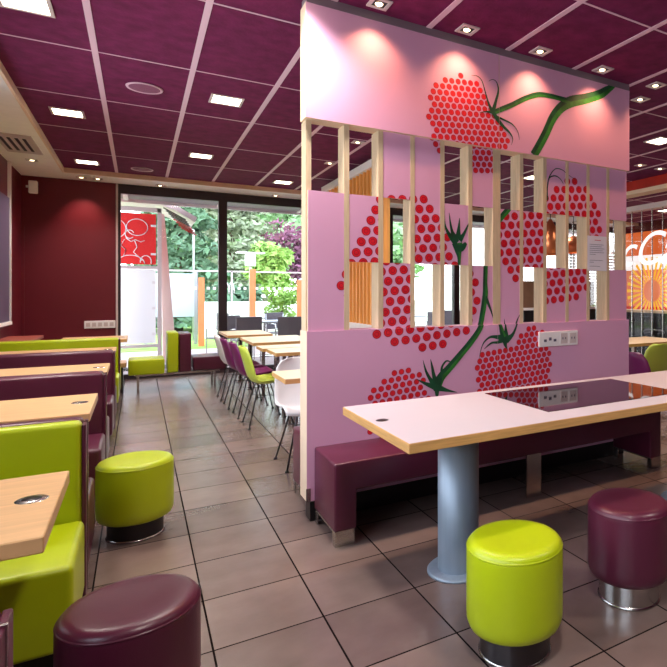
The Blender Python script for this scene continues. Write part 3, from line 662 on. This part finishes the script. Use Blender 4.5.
# ------------------------------------------------------------------ slatted orange screen, pendants, service cabinets
ss = thing('slatted_screen', 'orange timber slat screen on a low white wall behind the partition', 'screen', (2.62, 8.0, 0))
box('low_wall', -0.11, 0.07, -1.35, 1.35, 0, 0.98, M['render'], ss)
box('header', -0.13, 0.07, -1.42, 1.37, 3.02, 3.12, M['render'], ss)
for k in range(19):
    y = -1.33+0.1475*k; box('slat', -0.10, -0.02, y-0.022, y+0.022, 0.98, 3.02, M['orange_slat'], ss)
def pendant(label, loc, wide):
    t = thing('pendant_lamp', label, 'pendant lamp', loc); k = 1.35 if wide else 0.85
    prof = [(0.02, 0.26), (0.05*k, 0.22), (0.12*k, 0.12), (0.17*k, 0.0), (0.18*k, -0.10), (0.15*k, -0.20), (0.10*k, -0.25)] if not wide else [(0.02, 0.14), (0.08, 0.11), (0.18, 0.04), (0.21, -0.04), (0.17, -0.12)]
    bm = bmesh.new(); add_lathe(bm, prof, 0, 0, 32); obj('lamp_shade', bm, M['copper'], t)
    bm = bmesh.new(); add_tube(bm, [(0, 0, prof[0][1]-0.01), (0, 0, CH-loc[2])], 0.006, 6); obj('cord', bm, M['black'], t)
    bm = bmesh.new(); add_lathe(bm, [(0, 0.05), (0.03, 0.02), (0.035, -0.03), (0, -0.06)], 0, 0, 14); obj('bulb', bm, M['bulb'], t)
pendant('tall drop shaped copper pendant lamp seen through the partition', (4.86, 6.33, 2.18), False)
pendant('wide copper pendant lamp seen through the partition, right of the tall one', (5.47, 6.55, 2.12), True)
for x, lb in ((6.15, 'brown service cabinet with a white shelf seen through the middle of the partition'), (7.65, 'brown service cabinet seen through the right of the partition beside the blinds')):
    t = thing('service_cabinet', lb, 'cabinet', (x, 8.6, 0))
    box('cabinet_body', -0.30, 0.30, -0.2, 0.2, 0, 1.08, M['black'], t); box('shelf', -0.36, 0.36, -0.26, 0.2, 1.08, 1.12, M['white'], t); box('back_board', -0.30, 0.10, 0.02, 0.2, 1.12, 1.62, M['brown'], t)
bl = thing('venetian_blind', 'white venetian blind in the far window seen through the partition', 'blind', (9.6, 10.9, 0))
bm = bmesh.new()
for k in range(22): add_box(bm, -0.62, 1.05, -0.02, 0.02, 0.75+k*0.075, 0.80+k*0.075)
obj('slats', bm, M['outtop'], bl)
box('head_rail', -0.64, 1.07, -0.03, 0.03, 2.42, 2.48, M['white'], bl)
for x in (-0.5, 0.9): box('cord', x-0.006, x+0.006, -0.024, -0.02, 0.72, 2.42, M['lampframe'], bl)

# ------------------------------------------------------------------ cafe corner on the right
XG = 6.72
gp = thing('glass_screen', 'tall glass screen with thin chrome posts and white script lettering', 'glass screen', (XG, 5.6, 0))
def GB(n, x0, x1, y0, y1, z0, z1, m): return box(n, x0-XG, x1-XG, y0-5.6, y1-5.6, z0, z1, m, gp)
GB('pane', XG, XG+0.01, 2.2, 8.2, 0.05, 2.72, M['glass'])
GB('top_rail', XG-0.06, XG+0.06, 2.2, 8.2, 2.72, 2.80, M['lampframe'])
for k in range(28):
    y = 2.25+k*0.215
    GB('chrome_post', XG-0.02, XG-0.005, y-0.007, y+0.007, 0.0, 2.72, M['chrome'])
mw = Matrix.Translation((-0.035, 0.75, 0.50)) @ Matrix.Rotation(PI/2, 4, 'X')
mw = Matrix(((0,0,-1,-0.03),(-1,0,0,0.66),(0,1,0,1.84),(0,0,0,1)))
text_mesh('script_lettering', 'McCafé', 0.76, M['glowwhite'], gp, mw, shear=0.4, extrude=0.004, bold=-0.004)  # glowing white used only to make the letters brighter
trim(6.60, 6.84, 1.0, 9.0, 2.98, 3.04, M['pinkedge'])
trim(6.66, 6.80, 1.0, 9.0, 3.04, CH, M['redpan'])
cw = thing('cafe_wall_poster', 'orange cafe wall with yellow sunburst print and red round badge', 'wall poster', (10.72, 7.0, 0))
def WB(n, y0, y1, z0, z1, m, dx=0.0): return box(n, -0.04-dx, 0.0-dx, y0-7.0, y1-7.0, z0, z1, m, cw)
WB('orange_board', 3.0, 10.9, 2.35, 2.95, M['orange']); WB('white_band', 3.0, 10.9, 1.98, 2.35, M['glowwhite'])
WB('peach_board', 3.0, 10.9, 1.05, 1.98, M['peach']); WB('red_wainscot', 3.0, 10.9, 0.75, 1.05, M['glowred']); WB('dark_wainscot', 3.0, 10.9, 0.0, 0.75, M['black'])
def sunburst(yc, zc, r0, r1, n):
    bm = bmesh.new()
    for k in range(n):
        a = 2*PI*k/n; w = PI/n*0.55
        pts = [(r0, a-w), (r1, a-w*0.8), (r1, a+w*0.8), (r0, a+w)]
        v = [(-0.046, yc-7.0-r*math.cos(t), zc+r*math.sin(t)) for r, t in pts]
        vb = [(-0.041, p[1], p[2]) for p in v]
        V = [bm.verts.new(p) for p in v+vb]
        for f in ((0,1,2,3),(7,6,5,4),(0,4,5,1),(1,5,6,2),(2,6,7,3),(3,7,4,0)): bm.faces.new([V[i] for i in f])
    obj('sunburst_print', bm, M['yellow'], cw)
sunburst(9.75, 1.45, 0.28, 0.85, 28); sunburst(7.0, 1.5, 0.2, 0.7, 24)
bm = bmesh.new(); add_lathe(bm, [(0, 0.006), (0.30, 0.006), (0.30, 0)], 0, 0, 40); bm.transform(Matrix(((0,0,-1,-0.045),(0,1,0,8.55-7.0),(1,0,0,2.02),(0,0,0,1)))); bd = obj('round_badge', bm, M['redpan'], cw)
box('badge_plate', -0.060, -0.052, 8.36-7.0, 8.74-7.0, 1.93, 2.10, M['white'], bd)
ct = thing('cafe_counter', 'dark counter with pale wooden top beyond the glass screen', 'counter', (8.3, 6.6, 0))
box('counter_body', -0.25, 0.25, -1.9, 2.2, 0, 1.02, M['black'], ct); box('counter_top', -0.30, 0.30, -1.95, 2.25, 1.02, 1.06, M['wood_pale'], ct)
for k, y in enumerate((5.9, 6.9, 7.9)):
    t = thing('bar_stool', ['dark bar stool beyond the glass at the photo\'s right edge', 'dark bar stool beyond the glass, middle of three', 'dark bar stool beyond the glass nearest the partition'][k], 'stool', (7.6, y, 0), 0, 'dark bar stools')
    bm = bmesh.new(); add_lathe(bm, [(0, 0.66), (0.17, 0.66), (0.19, 0.70), (0.17, 0.74), (0, 0.745)], 0, 0, 24); obj('seat', bm, M['black'], t)
    box('backrest', -0.19, -0.16, -0.17, 0.17, 0.76, 0.98, M['black'], t, 0.01); bm = bmesh.new(); add_lathe(bm, [(0.03, 0.02), (0.03, 0.66)], 0, 0, 14); obj('pole', bm, M['chrome'], t)
    bm = bmesh.new(); add_lathe(bm, [(0, 0), (0.2, 0), (0.19, 0.02), (0, 0.022)], 0, 0, 24); obj('base_plate', bm, M['chrome'], t)

# ------------------------------------------------------------------ outdoors
tag(box('lawn', -30, 60, 16.2, 90, -0.06, -0.012, M['grass']), 'green lawn beyond the terrace glass fence', 'lawn', None, 'structure')
tag(box('terrace_paving', -12, 30, 11.13, 16.2, -0.08, -0.02, M['paving']), 'pale terrace paving outside the windows', 'terrace', None, 'structure')
tag(box('street_paving', -12, 30, -30, -4.25, -0.08, -0.02, M['paving']), 'pale paving behind the restaurant', 'paving', None, 'structure')
# roof canopy above the window
cp = thing('roof_canopy', 'grey ribbed roof canopy outside just above the windows', 'canopy', (4, 11.6, 3.3))
box('canopy_soffit', -5, 8, -0.44, 1.6, -0.08, 0.02, M['canopy'], cp); box('canopy_fascia', -5, 8, 1.6, 1.66, -0.14, 0.1, M['lampframe'], cp)
for k in range(8): box('canopy_rib', -4.2+1.6*k-0.04, -4.2+1.6*k+0.04, -0.44, 1.6, -0.11, -0.08, M['lampframe'], cp)
# red banner frame
bf = thing('banner_frame', 'silver frame outside holding a red line-art banner above a white board', 'banner', (0.0, 13.0, 0))
box('frame_post', 0.31, 0.38, -0.04, 0.04, 0, 3.05, M['lampframe'], bf); box('frame_post', -1.3, -1.22, -0.04, 0.04, 0, 3.05, M['lampframe'], bf)
box('frame_rail', -1.3, 0.36, -0.04, 0.04, 2.97, 3.05, M['lampframe'], bf); box('frame_rail', -1.3, 0.36, -0.03, 0.03, 1.86, 1.92, M['lampframe'], bf); box('frame_rail', -1.3, 0.36, -0.03, 0.03, 0.34, 0.40, M['lampframe'], bf)
rb = box('red_banner', -1.2, 0.285, -0.012, 0.0, 1.95, 2.93, M['redban'], bf)
box('white_board', -1.2, 0.28, -0.012, 0.0, 0.42, 1.84, M['whiteban'], bf)
bm = bmesh.new()
def art(pts, r=0.008): add_tube(bm, [(x, -0.016, z) for x, z in pts], r, 5)
def circ(cx_, cz_, rx, rz, a0=0, a1=2*PI, n=22): art([(cx_+rx*math.cos(a0+(a1-a0)*k/n), cz_+rz*math.sin(a0+(a1-a0)*k/n)) for k in range(n+1)])
circ(-0.02, 2.66, 0.17, 0.16); circ(-0.34, 2.62, 0.14, 0.17, -1.2, 2.2); circ(-0.14, 2.52, 0.07, 0.08, 0.4, 5.6)
art([(-0.2, 2.45), (-0.12, 2.38), (-0.05, 2.42), (0.04, 2.38), (0.1, 2.41)]); art([(-0.22, 2.42), (-0.28, 2.3), (-0.2, 2.22), (-0.24, 2.1)])
art([(-0.06, 2.40), (-0.02, 2.28), (-0.08, 2.18), (0.0, 2.10), (0.06, 2.02)]); circ(-0.12, 1.96, 0.22, 0.16, 0.05, PI-0.05); circ(0.12, 2.0, 0.09, 0.12, -0.3, 3.3)
circ(-0.62, 2.4, 0.16, 0.3); circ(-0.95, 2.5, 0.14, 0.2); art([(-0.8, 2.1), (-0.6, 2.05), (-0.45, 2.15), (-0.34, 2.05)])
obj('line_drawing', bm, M['white'], rb)
bm = bmesh.new()
for z in (2.70, 2.15): add_box(bm, 0.20, 0.29, -0.03, -0.013, z-0.02, z+0.02)
for z in (1.6, 1.1, 0.6): add_box(bm, 0.22, 0.29, -0.03, -0.013, z-0.025, z+0.025)
obj('clips', bm, M['white'], bf)
# sloping porch roof and leaning column beyond the banner
pr = thing('porch_roof', 'grey sloping porch roof with red and black louvres outside', 'porch roof', (0.2, 14.0, 3.25))
bm = bmesh.new()
rp = [(-2.8, 0.22), (-0.5, 0.14), (0.1, 0.06), (0.45, -0.06), (0.82, -0.28), (0.78, -0.38), (0.42, -0.16), (0.1, -0.04), (-0.5, 0.03), (-2.8, 0.11)]
n_ = len(rp); A_ = [bm.verts.new((x, -0.6, z)) for x, z in rp]; B_ = [bm.verts.new((x, 1.0, z)) for x, z in rp]
bm.faces.new(A_); bm.faces.new(B_[::-1])
for i in range(n_): bm.faces.new((A_[i], A_[(i+1)%n_], B_[(i+1)%n_], B_[i]))
obj('roof_slab', bm, M['lampframe'], pr)
bm = bmesh.new()
for k in range(8):
    q = 0.045*k; add_tube(bm, [(0.22+q, -0.56, -0.12-0.055*k), (0.62+q*0.6, -0.56, -0.34-0.055*k*0.8)], 0.012, 4, 0 if k < 4 else 1)
obj('louvres', bm, [M['dmetal'], M['redpan']], pr)
pc = bmesh.new(); v0 = [(0.42, 0), (0.66, 0), (0.44, 3.0), (0.37, 3.0)]
A_ = [pc.verts.new((x, 13.45, z)) for x, z in v0]; B_ = [pc.verts.new((x, 13.7, z)) for x, z in v0]
pc.faces.new(A_); pc.faces.new(B_[::-1])
for i in range(4): pc.faces.new((A_[i], A_[(i+1)%4], B_[(i+1)%4], B_[i]))
tag(obj('tapered_column', pc, mat('pinkish_render', (222, 190, 184), 0.8)), 'pinkish tapered column outside, right of the red banner', 'column')
sb = thing('white_sheet_board', 'pale blue-white board standing on the lawn behind the glass fence', 'board', (0.95, 17.6, 0))
box('board_sheet', -0.75, 0.32, 0, 0.03, 0.75, 1.92, M['sheet'], sb); box('board_post', 0.32, 0.40, -0.02, 0.05, 0, 2.0, M['outtop'], sb); box('board_post', -0.83, -0.75, -0.02, 0.05, 0, 2.0, M['outtop'], sb)
# glass fence
gf = thing('glass_fence', 'clear terrace glass fence with a row of white dots and an arched mark', 'glass fence', (5, 17.0, 0))
for k in range(12):
    x = -5.3+2.4*k; box('fence_pane', x-2.36, x, -0.005, 0.005, 0.1, 1.95, M['glass'], gf); box('fence_post', x, x+0.04, -0.02, 0.02, 0, 1.99, M['lampframe'], gf)
box('top_rail', -7.6, 21.4, -0.02, 0.02, 1.96, 2.0, M['lampframe'], gf)
bm = bmesh.new()
for k in range(95):
    x = -6.0+0.15*k
    if 1.86 < x+5 < 2.16: continue
    add_box(bm, x-0.035, x+0.035, -0.008, -0.006, 1.52-0.035, 1.52+0.035)
obj('dot_band', bm, M['white'], gf)
bm = bmesh.new()
for cx_ in (-0.065, 0.065): add_tube(bm, [(2.05-5+cx_+0.068*math.cos(t), -0.008, 1.38+0.30*math.sin(t)) for t in [PI*k/12 for k in range(13)]], 0.012, 5)
obj('arches_mark', bm, M['white'], gf)
for k, (x, z) in enumerate(((1.384, 1.80), (2.628, 2.05), (3.88, 1.77), (6.4, 1.8), (8.2, 1.8))):
    tag(box('wooden_post', x-0.07, x+0.07, 16.86, 16.96, -0.02, z, M['orangepost']), ['orange wooden fence post left of the window mullion', 'orange wooden fence post under the white lamp', 'orange wooden fence post just left of the pink partition', 'orange wooden fence post seen through the lower partition opening', 'orange wooden fence post farthest right'][k], 'post')
lm = thing('garden_lamp', 'white outdoor lamp head on a post beyond the terrace', 'lamp', (2.63, 17.3, 0))
box('lamp_post', -0.03, 0.03, -0.03, 0.03, 0, 2.15, M['lampframe'], lm); box('lamp_head', -0.13, 0.13, -0.1, 0.1, 2.15, 2.50, M['white'], lm, 0.02); box('lamp_cap', -0.36, 0.36, -0.16, 0.16, 2.50, 2.54, M['white'], lm, 0.01)
sl = bmesh.new(); add_tube(sl, [(1.35, 19.0, -0.02), (1.35, 19.0, 3.26), (1.15, 19.0, 3.3)], 0.03, 8); tag(obj('street_light', sl, M['outtop']), 'thin grey street light pole between the conifers', 'street light')
wl = box('garden_wall', 1.7, 14, 19.6, 19.8, -0.02, 1.12, M['render']); tag(wl, 'low white wall behind the lawn', 'wall')
# terrace furniture
def tchair(label, loc, rz, first=[None]):
    if first[0] is not None: return dup(first[0], loc, rz, label)
    t = thing('terrace_chair', label, 'chair', loc, rz, 'grey terrace chairs'); first[0] = t
    box('seat', -0.24, 0.24, -0.24, 0.24, 0.43, 0.46, M['outgrey'], t, 0.008)
    bm = bmesh.new(); add_box(bm, -0.25, -0.22, -0.25, 0.25, 0.52, 0.93, 0, 0.008); obj('backrest', bm, M['outgrey'], t)
    for sx in (-1, 1):
        for sy in (-1, 1):
            bm = bmesh.new(); add_tube(bm, [(sx*0.22, sy*0.23, 0.0), (sx*0.22, sy*0.23, 0.45)] + ([(sx*0.23, sy*0.23, 0.9)] if sx < 0 else [(0.2, sy*0.24, 0.66), (-0.2, sy*0.24, 0.68)]), 0.012, 6); obj('leg', bm, M['chrome'], t)
    return t
tpos = [(1.52, 13.6, 2.0), (1.85, 12.75, 1.7), (2.62, 12.35, 1.5), (2.9, 14.7, -1.2), (3.75, 13.9, 0.2), (1.9, 15.2, 0.4), (4.2, 12.8, 2.9), (4.9, 14.6, 1.0), (6.3, 13.5, 2.0), (7.4, 14.2, 1.0)]
tl = ['grey terrace chair right of the dark mullion', 'brown-grey terrace chair close outside the glass, facing away', 'large grey terrace chair back just left of the pink partition', 'grey terrace chair at the far side of the first outdoor table',
      'grey terrace chair near the second outdoor table', 'farthest grey terrace chair by the fence', 'grey terrace chair at the right of the second outdoor table', 'grey terrace chair seen low through the partition', 'grey terrace chair outside behind the partition openings', 'grey terrace chair farthest right outside']
for (x, y, r), l in zip(tpos, tl): tchair(l, (x, y, -0.02), r)
for k, (x, y) in enumerate(((2.35, 13.6), (3.38, 13.1), (2.8, 15.8), (6.2, 14.5))):
    t = thing('terrace_table', ['grey terrace table nearest the window', 'grey terrace table beside the large terrace chair', 'farthest grey terrace table by the fence', 'grey terrace table outside behind the partition'][k], 'table', (x, y, -0.02))
    box('tabletop', -0.38, 0.38, -0.38, 0.38, 0.76, 0.79, M['outtop'], t, 0.005); bm = bmesh.new(); add_lathe(bm, [(0.03, 0.02), (0.03, 0.76)], 0, 0, 12); obj('pole', bm, M['chrome'], t); bm = bmesh.new(); add_lathe(bm, [(0, 0), (0.25, 0), (0.24, 0.02), (0, 0.022)], 0, 0, 20); obj('base_plate', bm, M['chrome'], t)
# planting
def leaf_cards(bm, pts, s0, s1, rnd):
    for p in pts:
        s = rnd.uniform(s0, s1); d = Vector((rnd.gauss(0,1), rnd.gauss(0,1), rnd.gauss(0,0.6))).normalized(); e = d.cross(Vector((rnd.gauss(0,1), rnd.gauss(0,1), rnd.gauss(0,1)))).normalized()
        v = [bm.verts.new(Vector(p)+d*s*a+e*s*b) for a, b in ((-1, 0), (0, -0.45), (1, 0), (0, 0.45))]; bm.faces.new(v)
def conifer(label, loc, h, r, m, n, seed):
    rnd = random.Random(seed); t = thing('conifer_tree', label, 'tree', loc)
    bm = bmesh.new(); pts = []
    for k in range(n):
        z = h*(0.04+0.96*rnd.random()**1.25); tier = 0.72+0.28*math.cos(z*7.0+seed); R = r*(1-z/h)**0.8*tier+0.05; q = R*rnd.random()**0.35; a = rnd.uniform(0, 2*PI)
        pts.append((q*math.cos(a), q*math.sin(a), max(0.3, z-0.25*q)))
    leaf_cards(bm, pts, 0.08, 0.22, rnd); raw('foliage', bm, m, t)
    bm = bmesh.new(); add_tube(bm, [(0,0,0), (0,0,h*0.9)], [0.18, 0.03], 8); obj('trunk', bm, M['bark'], t)
def bushy(label, loc, h, r, m, n, seed, z0=0.3, cat='tree', nm='leafy_tree', s=(0.08, 0.24)):
    rnd = random.Random(seed); t = thing(nm, label, cat, loc); bm = bmesh.new(); pts = []
    blobs = [(rnd.uniform(-.6, .6)*r, rnd.uniform(-.5, .5)*r, z0+rnd.uniform(0.15, 0.85)*(h-z0), rnd.uniform(.4, .65)*r) for _ in range(9)]
    for k in range(n):
        b = rnd.choice(blobs); v = Vector((rnd.gauss(0,1), rnd.gauss(0,1), rnd.gauss(0,1))).normalized()*b[3]*rnd.random()**0.35
        pts.append((b[0]+v.x, b[1]+v.y, max(z0*0.6, b[2]+v.z*0.8)))
    leaf_cards(bm, pts, s[0], s[1], rnd); raw('foliage', bm, m, t)
    bm = bmesh.new(); add_tube(bm, [(0,0,0), (0.05,0,h*0.6)], [0.05+0.03*h*0.5, 0.03], 8); obj('trunk', bm, M['bark'], t)
conifer('tall dark green conifer beside the porch roof', (1.2, 24.0, -0.02), 9.0, 2.4, M['spruce'], 9000, 1)
conifer('big grey-green conifer straddling the dark mullion', (3.75, 30.2, -0.02), 12.4, 3.3, M['spruce2'], 14000, 2)
conifer('dark conifer behind the others on the left', (-3.2, 30.0, -0.02), 9.0, 2.8, M['spruce'], 6500, 3)
bushy('purple leaved tree beyond the terrace, left of the pink partition', (8.0, 34.5, -0.02), 5.5, 2.2, M['leafp'], 4200, 4, 1.2)
bushy('bright light green bush under the purple tree', (4.35, 23.6, -0.02), 3.2, 0.85, M['leafl'], 3000, 5, 1.7, 'bush', 'leafy_bush')
bushy('pale green tree at the right of the window view', (14.0, 42.0, -0.02), 9.8, 4.6, M['leafm'], 9500, 6, 1.0, s=(0.22, 0.55))
bushy('pale green tree far behind the conifers', (4.2, 49.0, -0.02), 10.5, 4.8, M['leafm'], 8000, 7, 1.0, s=(0.22, 0.55))
bushy('pale green tree at the upper right of the window, behind the purple tree', (12.4, 62.0, -0.02), 15.0, 5.4, M['leafm'], 9000, 12, 2.0, s=(0.25, 0.6))
bushy('pale green tree seen through the partition openings', (22.0, 34.0, -0.02), 8.0, 4.0, M['leafm'], 5200, 8, 0.8, s=(0.22, 0.55))
bushy('low dark shrub behind the fence left of the mullion', (2.9, 20.9, -0.02), 1.8, 0.9, M['spruce'], 2200, 9, 0.4, 'bush', 'leafy_bush')
bushy('young light green shrub by the fence between two wooden posts', (3.55, 17.9, -0.02), 1.9, 0.6, M['leafl'], 900, 10, 0.3, 'bush', 'leafy_bush', (0.04, 0.11))
bushy('green shrub behind the rightmost wooden post', (5.6, 21.2, -0.02), 1.9, 0.95, M['leafm'], 1500, 11, 0.3, 'bush', 'leafy_bush')
vn = thing('parked_van', 'pale blue parked van far beyond the fence', 'van', (8.6, 27.5, -0.02), 0.1)
box('van_body', -2.2, 2.2, -0.9, 0.9, 0.35, 2.1, M['sheet'], vn, 0.15, 3, True); box('window_band', -1.9, 1.6, -0.93, -0.9, 1.25, 1.8, M['outgrey'], vn)
for x in (-1.4, 1.4):
    bm = bmesh.new(); add_lathe(bm, [(0, -0.1), (0.34, -0.1), (0.34, 0.1), (0, 0.1)], 0, 0, 20); bm.transform(Matrix.Translation((x, -0.85, 0.34)) @ Matrix.Rotation(PI/2, 4, 'X')); obj('wheel', bm, M['rubber'], vn)
hb = thing('white_building', 'white building with a dark opening seen through the partition', 'building', (12.5, 20.0, 0))
box('building_wall', -1.6, 4.4, 0, 3, -0.02, 4.2, M['render'], hb); box('doorway', -1.2, 0.2, -0.03, 0, -0.02, 2.1, M['outgrey'], hb); box('roof_edge', -1.8, 4.6, -0.3, 0, 4.2, 4.5, M['frame'], hb)
pb = thing('gravel_bed', 'dark gravel strip outside below the white board', 'gravel bed', (0, 12.6, -0.02)); pb['kind'] = 'stuff'
bm = bmesh.new(); rnd = random.Random(3)
for k in range(900):
    x, y, s = rnd.uniform(-1.2, 0.6), rnd.uniform(-0.3, 0.3), rnd.uniform(0.012, 0.03); add_lathe(bm, [(0, 0), (s, s*0.5), (0, s)], x, y, 5)
obj('pebbles', bm, mat('dark_gravel', (92, 84, 78), 0.9, var=0.3, scale=40), pb)
